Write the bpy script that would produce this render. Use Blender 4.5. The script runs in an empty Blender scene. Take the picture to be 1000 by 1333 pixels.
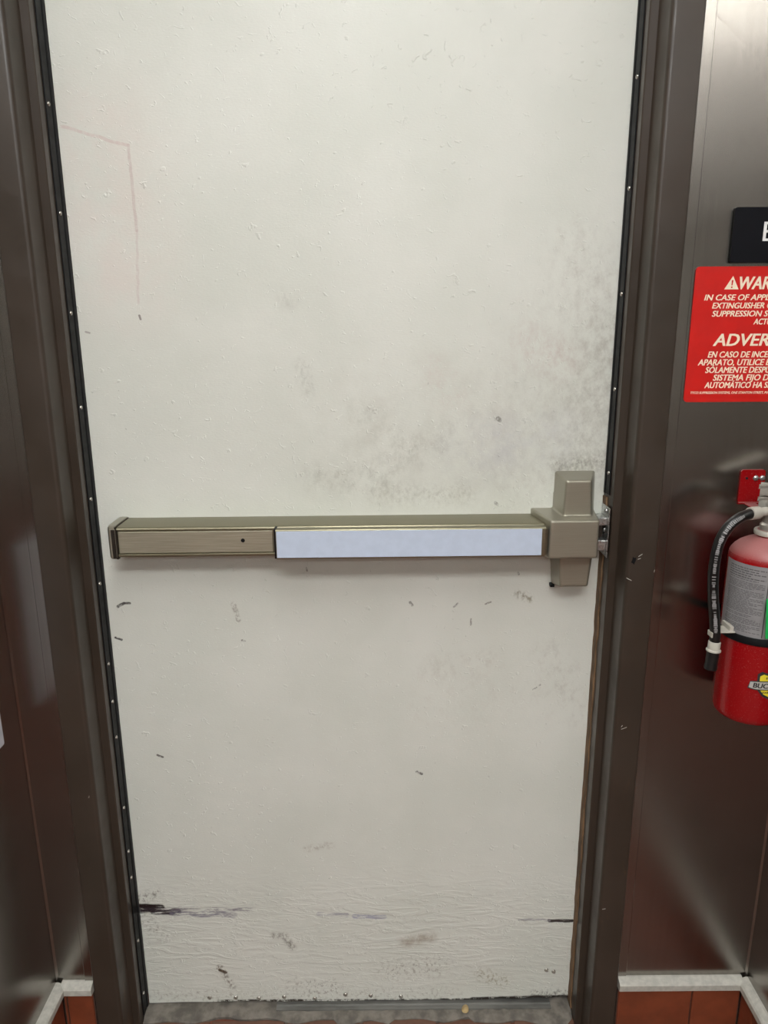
import bpy, bmesh, math, random
from mathutils import Vector, Matrix
random.seed(4)
C = bpy.context.scene.collection
scene = bpy.context.scene
PI = math.pi

# ------------------------------------------------------------------ camera
cam_data = bpy.data.cameras.new('camera')
cam_data.sensor_fit = 'HORIZONTAL'
cam_data.sensor_width = 36.0
cam_data.lens = 960.0 * 36.0 / 1000.0
cam_data.clip_start = 0.02
cam = bpy.data.objects.new('camera', cam_data)
C.objects.link(cam)
R = ((0.9999750, -0.0062112, 0.0033812), (-0.0048184, -0.2484417, 0.9686349), (-0.0051764, -0.9686269, -0.2484654))
cam.matrix_world = Matrix((
    (R[0][0], -R[0][1], -R[0][2], 0.054705),
    (R[1][0], -R[1][1], -R[1][2], -1.242597),
    (R[2][0], -R[2][1], -R[2][2], 1.387530),
    (0, 0, 0, 1)))
scene.camera = cam

# ------------------------------------------------------------------ world, exposure
world = bpy.data.worlds.new('world')
world.use_nodes = True
world.node_tree.nodes['Background'].inputs[0].default_value = (0.5, 0.5, 0.5, 1)
world.node_tree.nodes['Background'].inputs[1].default_value = 0.2
scene.world = world
scene.view_settings.view_transform = 'Standard'
scene.view_settings.look = 'None'
scene.view_settings.exposure = 0.20
scene.view_settings.gamma = 1.0
scene.view_settings.use_curve_mapping = False

CEILING = 2.62
LAMPS = [  # x, y centre, length along x, length along y, strength of the ceiling fixtures
    (0.00, -1.12, 0.3, 1.2, 14.5), (0.10, -2.28, 1.2, 0.5, 20.0), (0.10, -4.25, 1.2, 0.3, 28.0),
    (-1.75, -2.50, 1.2, 0.3, 12.0), (1.95, -2.50, 1.2, 0.3, 12.0), (-1.75, -4.25, 1.2, 0.3, 12.0), (1.95, -4.25, 1.2, 0.3, 12.0),
]

# ------------------------------------------------------------------ node helpers
def lin(r, g, b):
    f = lambda c: (c / 255 / 12.92) if c / 255 <= 0.04045 else ((c / 255 + 0.055) / 1.055) ** 2.4
    return (f(r), f(g), f(b), 1.0)

class NT:
    def __init__(s, name, base=(200, 200, 200), rough=0.5, metal=0.0, spec=0.5):
        s.m = bpy.data.materials.new(name)
        s.m.use_nodes = True
        s.t = s.m.node_tree
        s.b = s.t.nodes['Principled BSDF']
        s.b.inputs['Base Color'].default_value = lin(*base)
        s.b.inputs['Roughness'].default_value = rough
        s.b.inputs['Metallic'].default_value = metal
        s.b.inputs['Specular IOR Level'].default_value = spec
        s.co = None
    def n(s, ty, **kw):
        x = s.t.nodes.new(ty)
        for k, v in kw.items():
            setattr(x, k, v)
        return x
    def link(s, a, b):
        s.t.links.new(a, b)
    def coord(s):
        if s.co is None:
            s.co = s.n('ShaderNodeTexCoord').outputs['Object']
        return s.co
    def scaled(s, sc, rot=(0, 0, 0), src=None):
        mp = s.n('ShaderNodeMapping')
        mp.inputs['Scale'].default_value = sc
        mp.inputs['Rotation'].default_value = rot
        s.link(src or s.coord(), mp.inputs[0])
        return mp.outputs[0]
    def noise(s, scale, detail=4, rough=0.55, sc=(1, 1, 1), dist=0.0, rot=(0, 0, 0)):
        x = s.n('ShaderNodeTexNoise')
        x.inputs['Scale'].default_value = scale
        x.inputs['Detail'].default_value = detail
        x.inputs['Roughness'].default_value = rough
        x.inputs['Distortion'].default_value = dist
        s.link(s.scaled(sc, rot), x.inputs['Vector'])
        return x.outputs[0]
    def ramp(s, v, a, b, lo=0.0, hi=1.0):
        x = s.n('ShaderNodeMapRange', interpolation_type='SMOOTHSTEP')
        x.inputs['From Min'].default_value = a
        x.inputs['From Max'].default_value = b
        x.inputs['To Min'].default_value = lo
        x.inputs['To Max'].default_value = hi
        s.link(v, x.inputs['Value'])
        return x.outputs[0]
    def math(s, op, a, b=None, clamp=False):
        x = s.n('ShaderNodeMath', operation=op, use_clamp=clamp)
        for i, v in enumerate((a, b)):
            if v is None:
                continue
            if isinstance(v, (int, float)):
                x.inputs[i].default_value = v
            else:
                s.link(v, x.inputs[i])
        return x.outputs[0]
    def mix(s, fac, a, b):
        x = s.n('ShaderNodeMix', data_type='RGBA')
        for key, v in ((0, fac), (6, a), (7, b)):
            if isinstance(v, (int, float)):
                x.inputs[key].default_value = v
            elif isinstance(v, tuple):
                x.inputs[key].default_value = v
            else:
                s.link(v, x.inputs[key])
        return x.outputs[2]
    def color(s, v):
        s.link(v, s.b.inputs['Base Color'])
    def rough(s, v):
        s.link(v, s.b.inputs['Roughness'])
    def bump(s, h, strength=0.2, dist=0.001):
        x = s.n('ShaderNodeBump')
        x.inputs['Strength'].default_value = strength
        x.inputs['Distance'].default_value = dist
        s.link(h, x.inputs['Height'])
        s.link(x.outputs[0], s.b.inputs['Normal'])

def mottled(name, base, rough=0.5, metal=0.0, var=0.12, scale=30, sc=(1, 1, 1), bump=0.0, bscale=200, spec=0.5):
    m = NT(name, base, rough, metal, spec)
    c = lin(*base)
    d = tuple(x * (1 - var) for x in c[:3]) + (1,)
    e = tuple(min(1, x * (1 + var)) for x in c[:3]) + (1,)
    nz = m.noise(scale, sc=sc)
    m.color(m.mix(m.ramp(nz, 0.3, 0.7), d, e))
    m.rough(m.ramp(m.noise(scale * 1.7, sc=sc), 0.25, 0.75, max(0.02, rough - 0.06), rough + 0.06))
    if bump:
        m.bump(m.noise(bscale, 3), bump, 0.0006)
    return m.m

# ---- painted door skin with its scuffs, grime and lumpy brushed paint
def door_material():
    def group(crisp):
        g = bpy.data.node_groups.new('scuff_segment', 'ShaderNodeTree')
        for nm, ty in (('P', 'NodeSocketVector'), ('A', 'NodeSocketVector'), ('B', 'NodeSocketVector'), ('Width', 'NodeSocketFloat')):
            g.interface.new_socket(nm, in_out='INPUT', socket_type=ty)
        g.interface.new_socket('Mask', in_out='OUTPUT', socket_type='NodeSocketFloat')
        gi = g.nodes.new('NodeGroupInput'); go = g.nodes.new('NodeGroupOutput')
        def vm(op, a, b=None):
            x = g.nodes.new('ShaderNodeVectorMath'); x.operation = op
            g.links.new(a, x.inputs[0])
            if b is not None: g.links.new(b, x.inputs[1])
            return x
        def mm(op, a, b):
            x = g.nodes.new('ShaderNodeMath'); x.operation = op
            g.links.new(a, x.inputs[0])
            if isinstance(b, float): x.inputs[1].default_value = b
            else: g.links.new(b, x.inputs[1])
            return x
        pa = vm('SUBTRACT', gi.outputs['P'], gi.outputs['A']).outputs[0]
        ba = vm('SUBTRACT', gi.outputs['B'], gi.outputs['A']).outputs[0]
        num = vm('DOT_PRODUCT', pa, ba).outputs['Value']
        den = mm('ADD', vm('DOT_PRODUCT', ba, ba).outputs['Value'], 1e-9).outputs[0]
        h = mm('DIVIDE', num, den); h.use_clamp = True
        sc = g.nodes.new('ShaderNodeVectorMath'); sc.operation = 'SCALE'
        g.links.new(ba, sc.inputs[0]); g.links.new(h.outputs[0], sc.inputs['Scale'])
        d = vm('SUBTRACT', pa, sc.outputs[0])
        ln = vm('LENGTH', d.outputs[0]).outputs['Value']
        mr = g.nodes.new('ShaderNodeMapRange'); mr.interpolation_type = 'SMOOTHSTEP'
        g.links.new(ln, mr.inputs['Value'])
        mk = g.nodes.new('ShaderNodeMath'); mk.operation = 'MULTIPLY'; mk.inputs[1].default_value = crisp
        g.links.new(gi.outputs['Width'], mk.inputs[0]); g.links.new(mk.outputs[0], mr.inputs['From Min'])
        g.links.new(gi.outputs['Width'], mr.inputs['From Max'])
        mr.inputs['To Min'].default_value = 1.0; mr.inputs['To Max'].default_value = 0.0
        g.links.new(mr.outputs[0], go.inputs[0])
        return g
    g_soft, g_crisp = group(0.0), group(0.55)

    m = NT('door_paint', (222, 222, 214), 0.38, 0, 0.4)
    # flatten the coordinate to x, z and wobble it a little
    flat = m.scaled((1, 0, 1))
    wob = m.n('ShaderNodeTexNoise'); wob.inputs['Scale'].default_value = 45; wob.inputs['Detail'].default_value = 3
    m.link(flat, wob.inputs['Vector'])
    ws = m.n('ShaderNodeVectorMath', operation='MULTIPLY_ADD')
    m.link(wob.outputs[1], ws.inputs[0]); ws.inputs[1].default_value = (0.006, 0, 0.006); ws.inputs[2].default_value = (-0.003, 0, -0.003)
    ad = m.n('ShaderNodeVectorMath', operation='ADD')
    m.link(flat, ad.inputs[0]); m.link(ws.outputs[0], ad.inputs[1])
    P = ad.outputs[0]
    n_cloud = m.noise(14, 6, 0.65)
    n_mid = m.noise(40, 8, 0.78, sc=(1.2, 1, 0.9), rot=(0, 0.35, 0))
    n_fine = m.noise(120, 6, 0.76, sc=(1.15, 1, 0.9), rot=(0, 0.5, 0))
    n_streak = m.noise(90, 6, 0.75, sc=(0.3, 1, 2.0))
    col = m.mix(m.ramp(m.noise(5, 4), 0.3, 0.7), lin(222, 222, 214), lin(214, 215, 206))
    def seg(c, x0, z0, x1, z1, w):
        # each mark waits for the one before it (the 1e-12 term), which keeps the shader's stack short
        wait = m.n('ShaderNodeVectorMath', operation='MULTIPLY_ADD')
        m.link(c, wait.inputs[0]); wait.inputs[1].default_value = (1e-12, 1e-12, 1e-12); m.link(P, wait.inputs[2])
        s = m.n('ShaderNodeGroup'); s.node_tree = g_crisp if w < 0.0108 else g_soft
        m.link(wait.outputs[0], s.inputs['P'])
        s.inputs['A'].default_value = (x0, 0, z0); s.inputs['B'].default_value = (x1, 0, z1); s.inputs['Width'].default_value = w
        return s.outputs[0]
    def mark(c, x0, z0, x1, z1, w, colr, amt, nz=None, lo=0.45, hi=0.65):
        k = seg(c, x0, z0, x1, z1, w)
        if nz is not None:
            late = m.n('ShaderNodeMath', operation='MULTIPLY_ADD')
            m.link(k, late.inputs[0]); late.inputs[1].default_value = 1e-9; m.link(nz, late.inputs[2])
            k = m.math('MULTIPLY', k, m.ramp(late.outputs[0], lo, hi))
        k = m.math('MULTIPLY', k, amt, True)
        return m.mix(k, c, lin(*colr))
    T = [  # the hand grime round the lock and the wandering smudges
        (0.05, 1.20, 0.40, 1.20, 0.20, (168, 163, 150), 0.36, n_cloud, 0.38, 0.80),
        (0.30, 1.17, 0.43, 1.40, 0.20, (160, 152, 142), 0.40, n_mid, 0.38, 0.78),
        (0.40, 1.14, 0.44, 1.34, 0.085, (130, 121, 108), 0.43, n_mid, 0.36, 0.76),
        (0.36, 1.148, 0.43, 1.155, 0.030, (104, 94, 78), 0.58, n_fine, 0.36, 0.66),
        (-0.05, 1.13, 0.06, 1.12, 0.055, (138, 134, 121), 0.43, n_mid, 0.40, 0.74),
        (0.06, 1.15, 0.17, 1.20, 0.05, (142, 138, 126), 0.36, n_mid, 0.42, 0.74),
        (0.05, 1.10, 0.20, 1.10, 0.035, (140, 134, 118), 0.36, n_fine, 0.40, 0.70),
        (-0.075, 1.32, -0.065, 1.28, 0.022, (140, 136, 124), 0.36, n_fine, 0.40, 0.70),
        (-0.10, 1.43, -0.09, 1.42, 0.025, (160, 156, 146), 0.36, n_mid, 0.40, 0.70),
        (0.02, 1.24, 0.10, 1.18, 0.045, (150, 146, 132), 0.36, n_mid, 0.40, 0.74),
        (0.30, 1.35, 0.35, 1.33, 0.06, (205, 172, 168), 0.32, n_mid, 0.40, 0.70),
        (0.14, 1.31, 0.17, 1.27, 0.05, (200, 172, 168), 0.29, n_mid, 0.40, 0.70),
        (0.20, 1.18, 0.35, 1.19, 0.08, (188, 188, 204), 0.32, n_cloud, 0.36, 0.72),
        (0.36, 1.52, 0.42, 1.40, 0.07, (170, 162, 152), 0.32, n_mid, 0.44, 0.74),
        (-0.38, 1.66, -0.36, 1.48, 0.16, (226, 210, 203), 0.50, n_cloud, 0.25, 0.70),
        (-0.432, 1.681, -0.332, 1.654, 0.0030, (202, 170, 166), 0.42, n_fine, 0.20, 0.6),
        (-0.332, 1.654, -0.330, 1.531, 0.0030, (190, 164, 160), 0.45, n_fine, 0.20, 0.6),
        (-0.330, 1.531, -0.337, 1.42, 0.0026, (198, 178, 174), 0.4, n_fine, 0.25, 0.6),
        (-0.337, 1.401, -0.336, 1.396, 0.0022, (120, 108, 104), 0.8, None),
        # lower half: scuffs and boot marks
        (-0.438, 0.2535, -0.394, 0.2495, 0.0085, (36, 24, 24), 1.0, n_streak, 0.34, 0.46),
        (-0.438, 0.2435, -0.362, 0.2385, 0.0105, (48, 38, 44), 1.0, n_streak, 0.40, 0.50),
        (-0.37, 0.236, -0.25, 0.231, 0.010, (122, 116, 132), 0.85, n_streak, 0.44, 0.56),
        (-0.40, 0.248, -0.21, 0.243, 0.006, (120, 112, 122), 0.85, n_streak, 0.46, 0.58),
        (-0.435, 0.268, -0.40, 0.285, 0.02, (96, 84, 72), 0.7, n_fine, 0.48, 0.6),
        (-0.43, 0.22, -0.40, 0.18, 0.03, (122, 112, 98), 0.6, n_fine, 0.5, 0.62),
        (-0.077, 0.231, -0.02, 0.227, 0.006, (132, 128, 150), 0.65, n_streak, 0.42, 0.58),
        (-0.005, 0.225, 0.056, 0.222, 0.0065, (128, 126, 160), 0.65, n_streak, 0.40, 0.56),
        (0.39, 0.210, 0.436, 0.209, 0.005, (58, 50, 46), 1.0, n_streak, 0.30, 0.45),
        (0.33, 0.213, 0.39, 0.211, 0.004, (150, 146, 150), 0.8, n_streak, 0.44, 0.56),
        (-0.285, 0.094, -0.273, 0.087, 0.0042, (58, 40, 24), 1.0, n_fine, 0.3, 0.45),
        (-0.276, 0.085, -0.262, 0.052, 0.011, (130, 122, 110), 0.9, n_fine, 0.44, 0.58),
        (-0.285, 0.10, -0.28, 0.095, 0.010, (120, 108, 92), 0.8, n_fine, 0.44, 0.58),
        (-0.149, 0.178, -0.134, 0.15, 0.013, (124, 118, 106), 0.85, n_fine, 0.42, 0.56),
        (-0.16, 0.178, -0.17, 0.18, 0.012, (150, 144, 134), 0.8, n_fine, 0.42, 0.56),
        (0.10, 0.160, 0.150, 0.172, 0.022, (170, 160, 146), 0.9, n_mid, 0.32, 0.6),
        (0.07, 0.09, 0.16, 0.10, 0.05, (140, 132, 120), 0.7, n_fine, 0.50, 0.62),
        (-0.13, 0.055, -0.05, 0.05, 0.03, (128, 120, 108), 0.7, n_fine, 0.50, 0.62),
        (-0.42, 0.03, 0.20, 0.03, 0.03, (150, 142, 130), 0.6, n_fine, 0.50, 0.64),
        (0.26, 0.075, 0.30, 0.06, 0.03, (140, 130, 96), 0.7, n_fine, 0.48, 0.6),
        (0.37, 0.025, 0.44, 0.028, 0.020, (70, 60, 50), 0.75, n_fine, 0.46, 0.62),
        (0.24, 0.012, 0.44, 0.0165, 0.009, (40, 33, 27), 1.0, n_mid, 0.34, 0.50),
        (-0.30, 0.013, 0.24, 0.011, 0.006, (58, 50, 42), 1.0, n_mid, 0.42, 0.55),
        (-0.420, 0.896, -0.408, 0.902, 0.0035, (70, 66, 62), 0.9, n_fine, 0.36, 0.5),
        (-0.408, 0.902, -0.397, 0.903, 0.003, (70, 66, 62), 0.9, n_fine, 0.36, 0.5),
        (-0.430, 0.837, -0.419, 0.832, 0.003, (50, 48, 48), 0.95, n_fine, 0.36, 0.5),
        (0.119, 0.555, 0.129, 0.551, 0.0038, (60, 52, 50), 0.95, n_fine, 0.42, 0.55),
        (-0.373, 0.595, -0.363, 0.592, 0.0025, (90, 84, 80), 0.9, n_fine, 0.36, 0.5),
        (0.299, 0.915, 0.320, 0.907, 0.012, (120, 110, 80), 0.7, n_fine, 0.44, 0.58),
        (-0.212, 0.90, -0.205, 0.87, 0.006, (150, 144, 132), 0.7, n_fine, 0.44, 0.58),
        (0.142, 0.771, 0.255, 0.786, 0.04, (190, 184, 174), 0.35, n_mid, 0.45, 0.62),
        (0.15, 0.70, 0.35, 0.72, 0.10, (194, 188, 178), 0.30, n_mid, 0.48, 0.68),
        (0.36, 0.80, 0.43, 0.68, 0.06, (170, 163, 152), 0.30, n_mid, 0.46, 0.66),
        (-0.096, 0.385, -0.050, 0.393, 0.012, (176, 168, 156), 0.7, n_fine, 0.44, 0.6),
        (0.105, 0.901, 0.109, 0.895, 0.003, (104, 98, 90), 0.7, n_fine, 0.38, 0.56),
        (0.184, 0.892, 0.191, 0.898, 0.0022, (104, 98, 90), 0.7, n_fine, 0.38, 0.56),
        (0.241, 0.897, 0.249, 0.901, 0.0022, (104, 98, 90), 0.7, n_fine, 0.38, 0.56),
        (0.215, 0.868, 0.2155, 0.856, 0.002, (104, 98, 90), 0.7, n_fine, 0.38, 0.56),
        (0.296, 0.956, 0.298, 0.953, 0.0026, (104, 98, 90), 0.7, n_fine, 0.38, 0.56),
        (-0.079, 0.967, -0.078, 0.962, 0.0022, (104, 98, 90), 0.7, n_fine, 0.38, 0.56),
        (-0.2, 0.829, -0.195, 0.828, 0.0026, (104, 98, 90), 0.7, n_fine, 0.38, 0.56),
        (0.253, 1.084, 0.256, 1.081, 0.0034, (104, 98, 90), 0.7, n_fine, 0.38, 0.56),
        (0.335, 0.727, 0.347, 0.737, 0.0022, (104, 98, 90), 0.7, n_fine, 0.38, 0.56),
        (0.252, 1.23, 0.254, 1.228, 0.005, (104, 98, 90), 0.7, n_fine, 0.38, 0.56),
        (-0.427, 1.376, -0.421, 1.374, 0.0022, (160, 150, 146), 0.7, None),
    ]
    sp = m.math('MULTIPLY', m.ramp(m.noise(95, 2, 0.5), 0.74, 0.79), 0.35)     # fine specks all over
    rgh = m.ramp(n_mid, 0.3, 0.7, 0.33, 0.5)
    # the marks are evaluated in four level bands of the door, each with its own branch, so a ray only works out those near it
    cuts = (-1.0, 0.33, 0.95, 1.22, 9.0)
    shaders = []
    for lo_z, hi_z in zip(cuts, cuts[1:]):
        c = col
        for t in T:
            if min(t[1], t[3]) - t[4] - 0.006 < hi_z and max(t[1], t[3]) + t[4] + 0.006 > lo_z:
                c = mark(c, *t)
        c = m.mix(sp, c, lin(130, 124, 112))
        p = m.b if not shaders else m.n('ShaderNodeBsdfPrincipled')
        p.inputs['Specular IOR Level'].default_value = 0.4
        m.link(c, p.inputs['Base Color']); m.link(rgh, p.inputs['Roughness'])
        shaders.append(p)
    # brush texture, dried drips and the crumpled band near the foot
    fine = m.math('MULTIPLY', m.noise(420, 2, 0.5, sc=(0.5, 1, 1)), 0.30)
    wave = m.math('MULTIPLY', m.noise(24, 2, 0.4, sc=(0.6, 1, 1)), 0.9)
    drip = m.math('MULTIPLY', m.ramp(m.noise(70, 2, 0.6, sc=(1, 1, 1.2), dist=1.2), 0.64, 0.74), 0.9)
    sepz = m.n('ShaderNodeSeparateXYZ'); m.link(m.coord(), sepz.inputs[0])
    band = m.math('MULTIPLY', m.ramp(sepz.outputs[2], 0.38, 0.22), m.ramp(sepz.outputs[2], 0.0, 0.15, 0.45, 1.0))
    crum = m.math('MULTIPLY', m.ramp(m.noise(38, 3, 0.6, sc=(0.35, 1, 1.4), dist=1.6), 0.42, 0.62), band)
    hgt = m.math('ADD', m.math('ADD', fine, wave), m.math('ADD', drip, m.math('MULTIPLY', crum, 0.8)))
    m.bump(hgt, 0.48, 0.0018)
    nrm = m.b.inputs['Normal'].links[0].from_socket
    for p in shaders[1:]: m.link(nrm, p.inputs['Normal'])
    out = shaders[0].outputs[0]
    for p, z in zip(shaders[1:], cuts[1:]):
        x = m.n('ShaderNodeMixShader')
        m.link(m.math('GREATER_THAN', sepz.outputs[2], z), x.inputs[0])
        m.link(out, x.inputs[1]); m.link(p.outputs[0], x.inputs[2])
        out = x.outputs[0]
    m.link(out, m.t.nodes['Material Output'].inputs[0])
    return m.m

def steel_material():
    m = NT('brushed_stainless', (172, 168, 163), 0.26, 1.0)
    grain = m.noise(170, 2, 0.6, sc=(1, 1, 0.012))
    m.color(m.mix(m.ramp(grain, 0.3, 0.7), lin(156, 152, 147), lin(160, 156, 151)))
    smear = m.noise(5, 4, 0.6, sc=(0.5, 0.5, 1.5))
    m.rough(m.ramp(smear, 0.3, 0.7, 0.22, 0.26))
    # vertical brushing spreads reflections sideways
    tg = m.n('ShaderNodeTangent', direction_type='RADIAL', axis='Z')
    m.link(tg.outputs[0], m.b.inputs['Tangent'])
    m.b.inputs['Anisotropic'].default_value = 0.6
    m.b.inputs['Anisotropic Rotation'].default_value = 0.0
    return m.m

def satin_material(name, a, b, rough, sc, metal=1.0):
    m = NT(name, a, rough, metal)
    grain = m.noise(900, 3, 0.6, sc=sc)
    m.color(m.mix(m.ramp(grain, 0.28, 0.72), lin(*a), lin(*b)))
    m.rough(m.ramp(grain, 0.3, 0.7, rough - 0.05, rough + 0.05))
    return m.m

def frame_material():
    m = NT('brown_enamel', (68, 58, 50), 0.36, 0, 0.5)
    base = m.mix(m.ramp(m.noise(7, 4), 0.3, 0.7), lin(62, 52, 44), lin(54, 45, 37))
    chips = m.ramp(m.noise(46, 3, 0.6, sc=(1, 1, 0.8)), 0.755, 0.77)
    sep = m.n('ShaderNodeSeparateXYZ'); m.link(m.coord(), sep.inputs[0])
    low = m.ramp(sep.outputs[2], 1.3, 0.6)
    base = m.mix(m.math('MULTIPLY', m.math('MULTIPLY', chips, low), 0.6), base, lin(170, 160, 146))
    rust = m.math('MULTIPLY', m.ramp(m.noise(30, 5, 0.7, sc=(1, 1, 0.3)), 0.60, 0.72), m.ramp(sep.outputs[2], 0.9, 0.3))
    base = m.mix(m.math('MULTIPLY', rust, 0.45), base, lin(96, 72, 50))
    m.color(base)
    m.rough(m.ramp(m.noise(22, 4), 0.3, 0.7, 0.30, 0.44))
    m.bump(m.noise(130, 3), 0.10, 0.0006)
    return m.m

def red_enamel():
    m = NT('red_enamel', (150, 10, 16), 0.30, 0, 0.5)
    dust = m.ramp(m.noise(420, 3, 0.7), 0.55, 0.75)
    sep = m.n('ShaderNodeNewGeometry')
    up = m.n('ShaderNodeSeparateXYZ'); m.link(sep.outputs['Normal'], up.inputs[0])
    top = m.ramp(up.outputs[2], 0.05, 0.8)       # settled dust on the shoulder
    k = m.math('ADD', m.math('MULTIPLY', dust, 0.10), m.math('MULTIPLY', top, 0.34), True)
    m.color(m.mix(k, lin(146, 8, 14), lin(206, 176, 172)))
    m.rough(m.ramp(k, 0.0, 0.4, 0.22, 0.55))
    return m.m

def emit(name, strength):
    m = bpy.data.materials.new(name); m.use_nodes = True
    t = m.node_tree; t.nodes.clear()
    e = t.nodes.new('ShaderNodeEmission'); o = t.nodes.new('ShaderNodeOutputMaterial')
    e.inputs[0].default_value = (0.98, 1.0, 0.985, 1); e.inputs[1].default_value = strength
    t.links.new(e.outputs[0], o.inputs[0])
    return m

M = {
    'door': door_material(), 'steel': steel_material(), 'frame': frame_material(), 'red': red_enamel(),
    'bronze': satin_material('satin_bronze', (134, 129, 107), (144, 138, 117), 0.34, (0.02, 1, 1), 0.85),
    'bronze_plate': satin_material('brushed_bronze_plate', (163, 157, 138), (188, 182, 162), 0.40, (0.02, 1, 1), 0.62),
    'nickel': satin_material('satin_nickel', (157, 152, 137), (164, 159, 144), 0.36, (0.02, 1, 1), 0.66),
    'edge': mottled('dark_edge', (58, 52, 46), 0.4, 0.6),
    'insert': mottled('pale_blue_plastic', (196, 207, 226), 0.45, 0, 0.03, 60),
    'rubber': mottled('black_rubber', (11, 12, 15), 0.55, 0, 0.3, 60, spec=0.25),
    'blackmetal': mottled('black_anodised', (13, 13, 15), 0.55, 0, 0.2, spec=0.25),
    'chrome': mottled('bright_steel', (190, 190, 188), 0.28, 0.85, 0.08, 80),
    'screw': mottled('dull_screw', (186, 182, 174), 0.28, 0.85, 0.2, 200),
    'rust': mottled('rusty_wood_brown', (104, 80, 56), 0.8, 0, 0.45, 60, (1, 1, 0.25), 0.5, 120),
    'concrete': mottled('grey_mortar', (112, 106, 98), 0.85, 0, 0.35, 45, (1, 1, 1), 0.8, 160),
    'sill': mottled('worn_aluminium_sill', (112, 111, 107), 0.5, 0.5, 0.25, 40, (0.3, 1, 1), 0.3, 120),
    'grout': mottled('dark_grout', (70, 52, 42), 0.85, 0, 0.3, 60),
    'tile': mottled('quarry_tile', (122, 60, 36), 0.5, 0, 0.16, 20, (1, 1, 1), 0.15, 120),
    'floortile': mottled('floor_quarry_tile', (106, 74, 60), 0.5, 0, 0.2, 14, (1, 1, 1), 0.2, 100),
    'cap': mottled('grey_white_trim', (182, 179, 170), 0.5, 0, 0.12, 90, (1, 1, 1), 0.25, 160),
    'signblack': mottled('black_sign_plastic', (9, 10, 17), 0.5, 0, 0.1, 30, spec=0.2),
    'signwhite': mottled('white_lettering', (240, 240, 238), 0.5, 0, 0.03),
    'signred': mottled('red_vinyl', (206, 28, 22), 0.35, 0, 0.06, 25),
    'cream': mottled('cream_lettering', (248, 232, 206), 0.5, 0, 0.03),
    'label': mottled('grey_label', (142, 140, 141), 0.4, 0, 0.08, 60),
    'ink': mottled('dark_print', (44, 42, 44), 0.5, 0, 0.2, 200),
    'inkgrey': mottled('grey_print', (88, 86, 88), 0.5, 0, 0.2, 200),
    'blue': mottled('blue_print', (50, 62, 128), 0.5, 0, 0.1),
    'yellow': mottled('yellow_print', (226, 210, 48), 0.4, 0, 0.05),
    'silverprint': mottled('silver_print', (186, 184, 180), 0.4, 0, 0.08),
    'green': mottled('green_tag', (24, 176, 84), 0.5, 0, 0.05),
    'hose': mottled('hose_rubber', (22, 22, 22), 0.33, 0, 0.3, 120),
    'whiteplastic': mottled('white_plastic', (186, 181, 170), 0.45, 0, 0.08, 60),
    'alu': mottled('cast_aluminium', (176, 174, 166), 0.42, 0.7, 0.12, 80),
    'paper': mottled('pale_notice', (196, 198, 204), 0.5, 0, 0.04),
    'seed': mottled('tan_husk', (176, 152, 108), 0.6, 0, 0.2, 120),
    'ceiling': mottled('white_ceiling', (205, 203, 196), 0.8, 0, 0.04),
    'roomwall': mottled('pale_wall', (206, 205, 200), 0.6, 0, 0.06, 4),
    'lampframe': mottled('white_lamp_frame', (225, 225, 222), 0.5, 0, 0.03),
}

# ------------------------------------------------------------------ mesh helpers
def obj(name, bm, mat, parent=None, smooth=False, loc=None):
    me = bpy.data.meshes.new(name)
    bmesh.ops.recalc_face_normals(bm, faces=bm.faces[:])
    bm.to_mesh(me); bm.free()
    me.materials.append(mat)
    if smooth:
        for p in me.polygons: p.use_smooth = True
        try: me.set_sharp_from_angle(angle=math.radians(42))
        except Exception: pass
    o = bpy.data.objects.new(name, me)
    C.objects.link(o)
    if parent is not None: o.parent = parent
    if loc: o.location = loc
    return o

def from_mesh(name, me, mat, parent=None):
    me.name = name
    me.materials.clear(); me.materials.append(mat)
    o = bpy.data.objects.new(name, me); C.objects.link(o)
    if parent is not None: o.parent = parent
    return o

def thing(name, label, cat, loc=(0, 0, 0), group=None):
    o = bpy.data.objects.new(name, None); C.objects.link(o)
    o.location = loc; o.empty_display_size = 0.05
    o['label'] = label; o['category'] = cat
    if group: o['group'] = group
    return o

def tag(o, label, cat, group=None):
    o['label'] = label; o['category'] = cat
    if group: o['group'] = group
    return o

def struct(o):
    o['kind'] = 'structure'
    return o

def box(bm, x0, x1, y0, y1, z0, z1, bev=0.0, seg=2):
    b = bmesh.new()
    bmesh.ops.create_cube(b, size=1)
    for v in b.verts:
        v.co = Vector(((x0 + x1) / 2 + v.co.x * (x1 - x0), (y0 + y1) / 2 + v.co.y * (y1 - y0), (z0 + z1) / 2 + v.co.z * (z1 - z0)))
    if bev:
        bmesh.ops.bevel(b, geom=b.edges[:], offset=bev, segments=seg, profile=0.5, affect='EDGES')
    merge(bm, b)

def merge(bm, b, mat=None):
    if mat is not None: bmesh.ops.transform(b, matrix=mat, verts=b.verts[:])
    vs = [bm.verts.new(v.co) for v in b.verts]
    b.verts.index_update()
    for f in b.faces:
        try: bm.faces.new([vs[v.index] for v in f.verts])
        except ValueError: pass
    b.free()

def boxbm(*a, **k):
    bm = bmesh.new(); box(bm, *a, **k); return bm

def prism(bm, pts, axis, a, b):
    """closed outline pts (2-D) swept along an axis between a and b"""
    def P(p, t):
        if axis == 'z': return (p[0], p[1], t)
        if axis == 'x': return (t, p[0], p[1])
        return (p[0], t, p[1])
    lo = [bm.verts.new(P(p, a)) for p in pts]; hi = [bm.verts.new(P(p, b)) for p in pts]
    n = len(pts)
    bm.faces.new(lo); bm.faces.new(hi[::-1])
    for i in range(n):
        bm.faces.new((lo[i], lo[(i + 1) % n], hi[(i + 1) % n], hi[i]))

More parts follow.
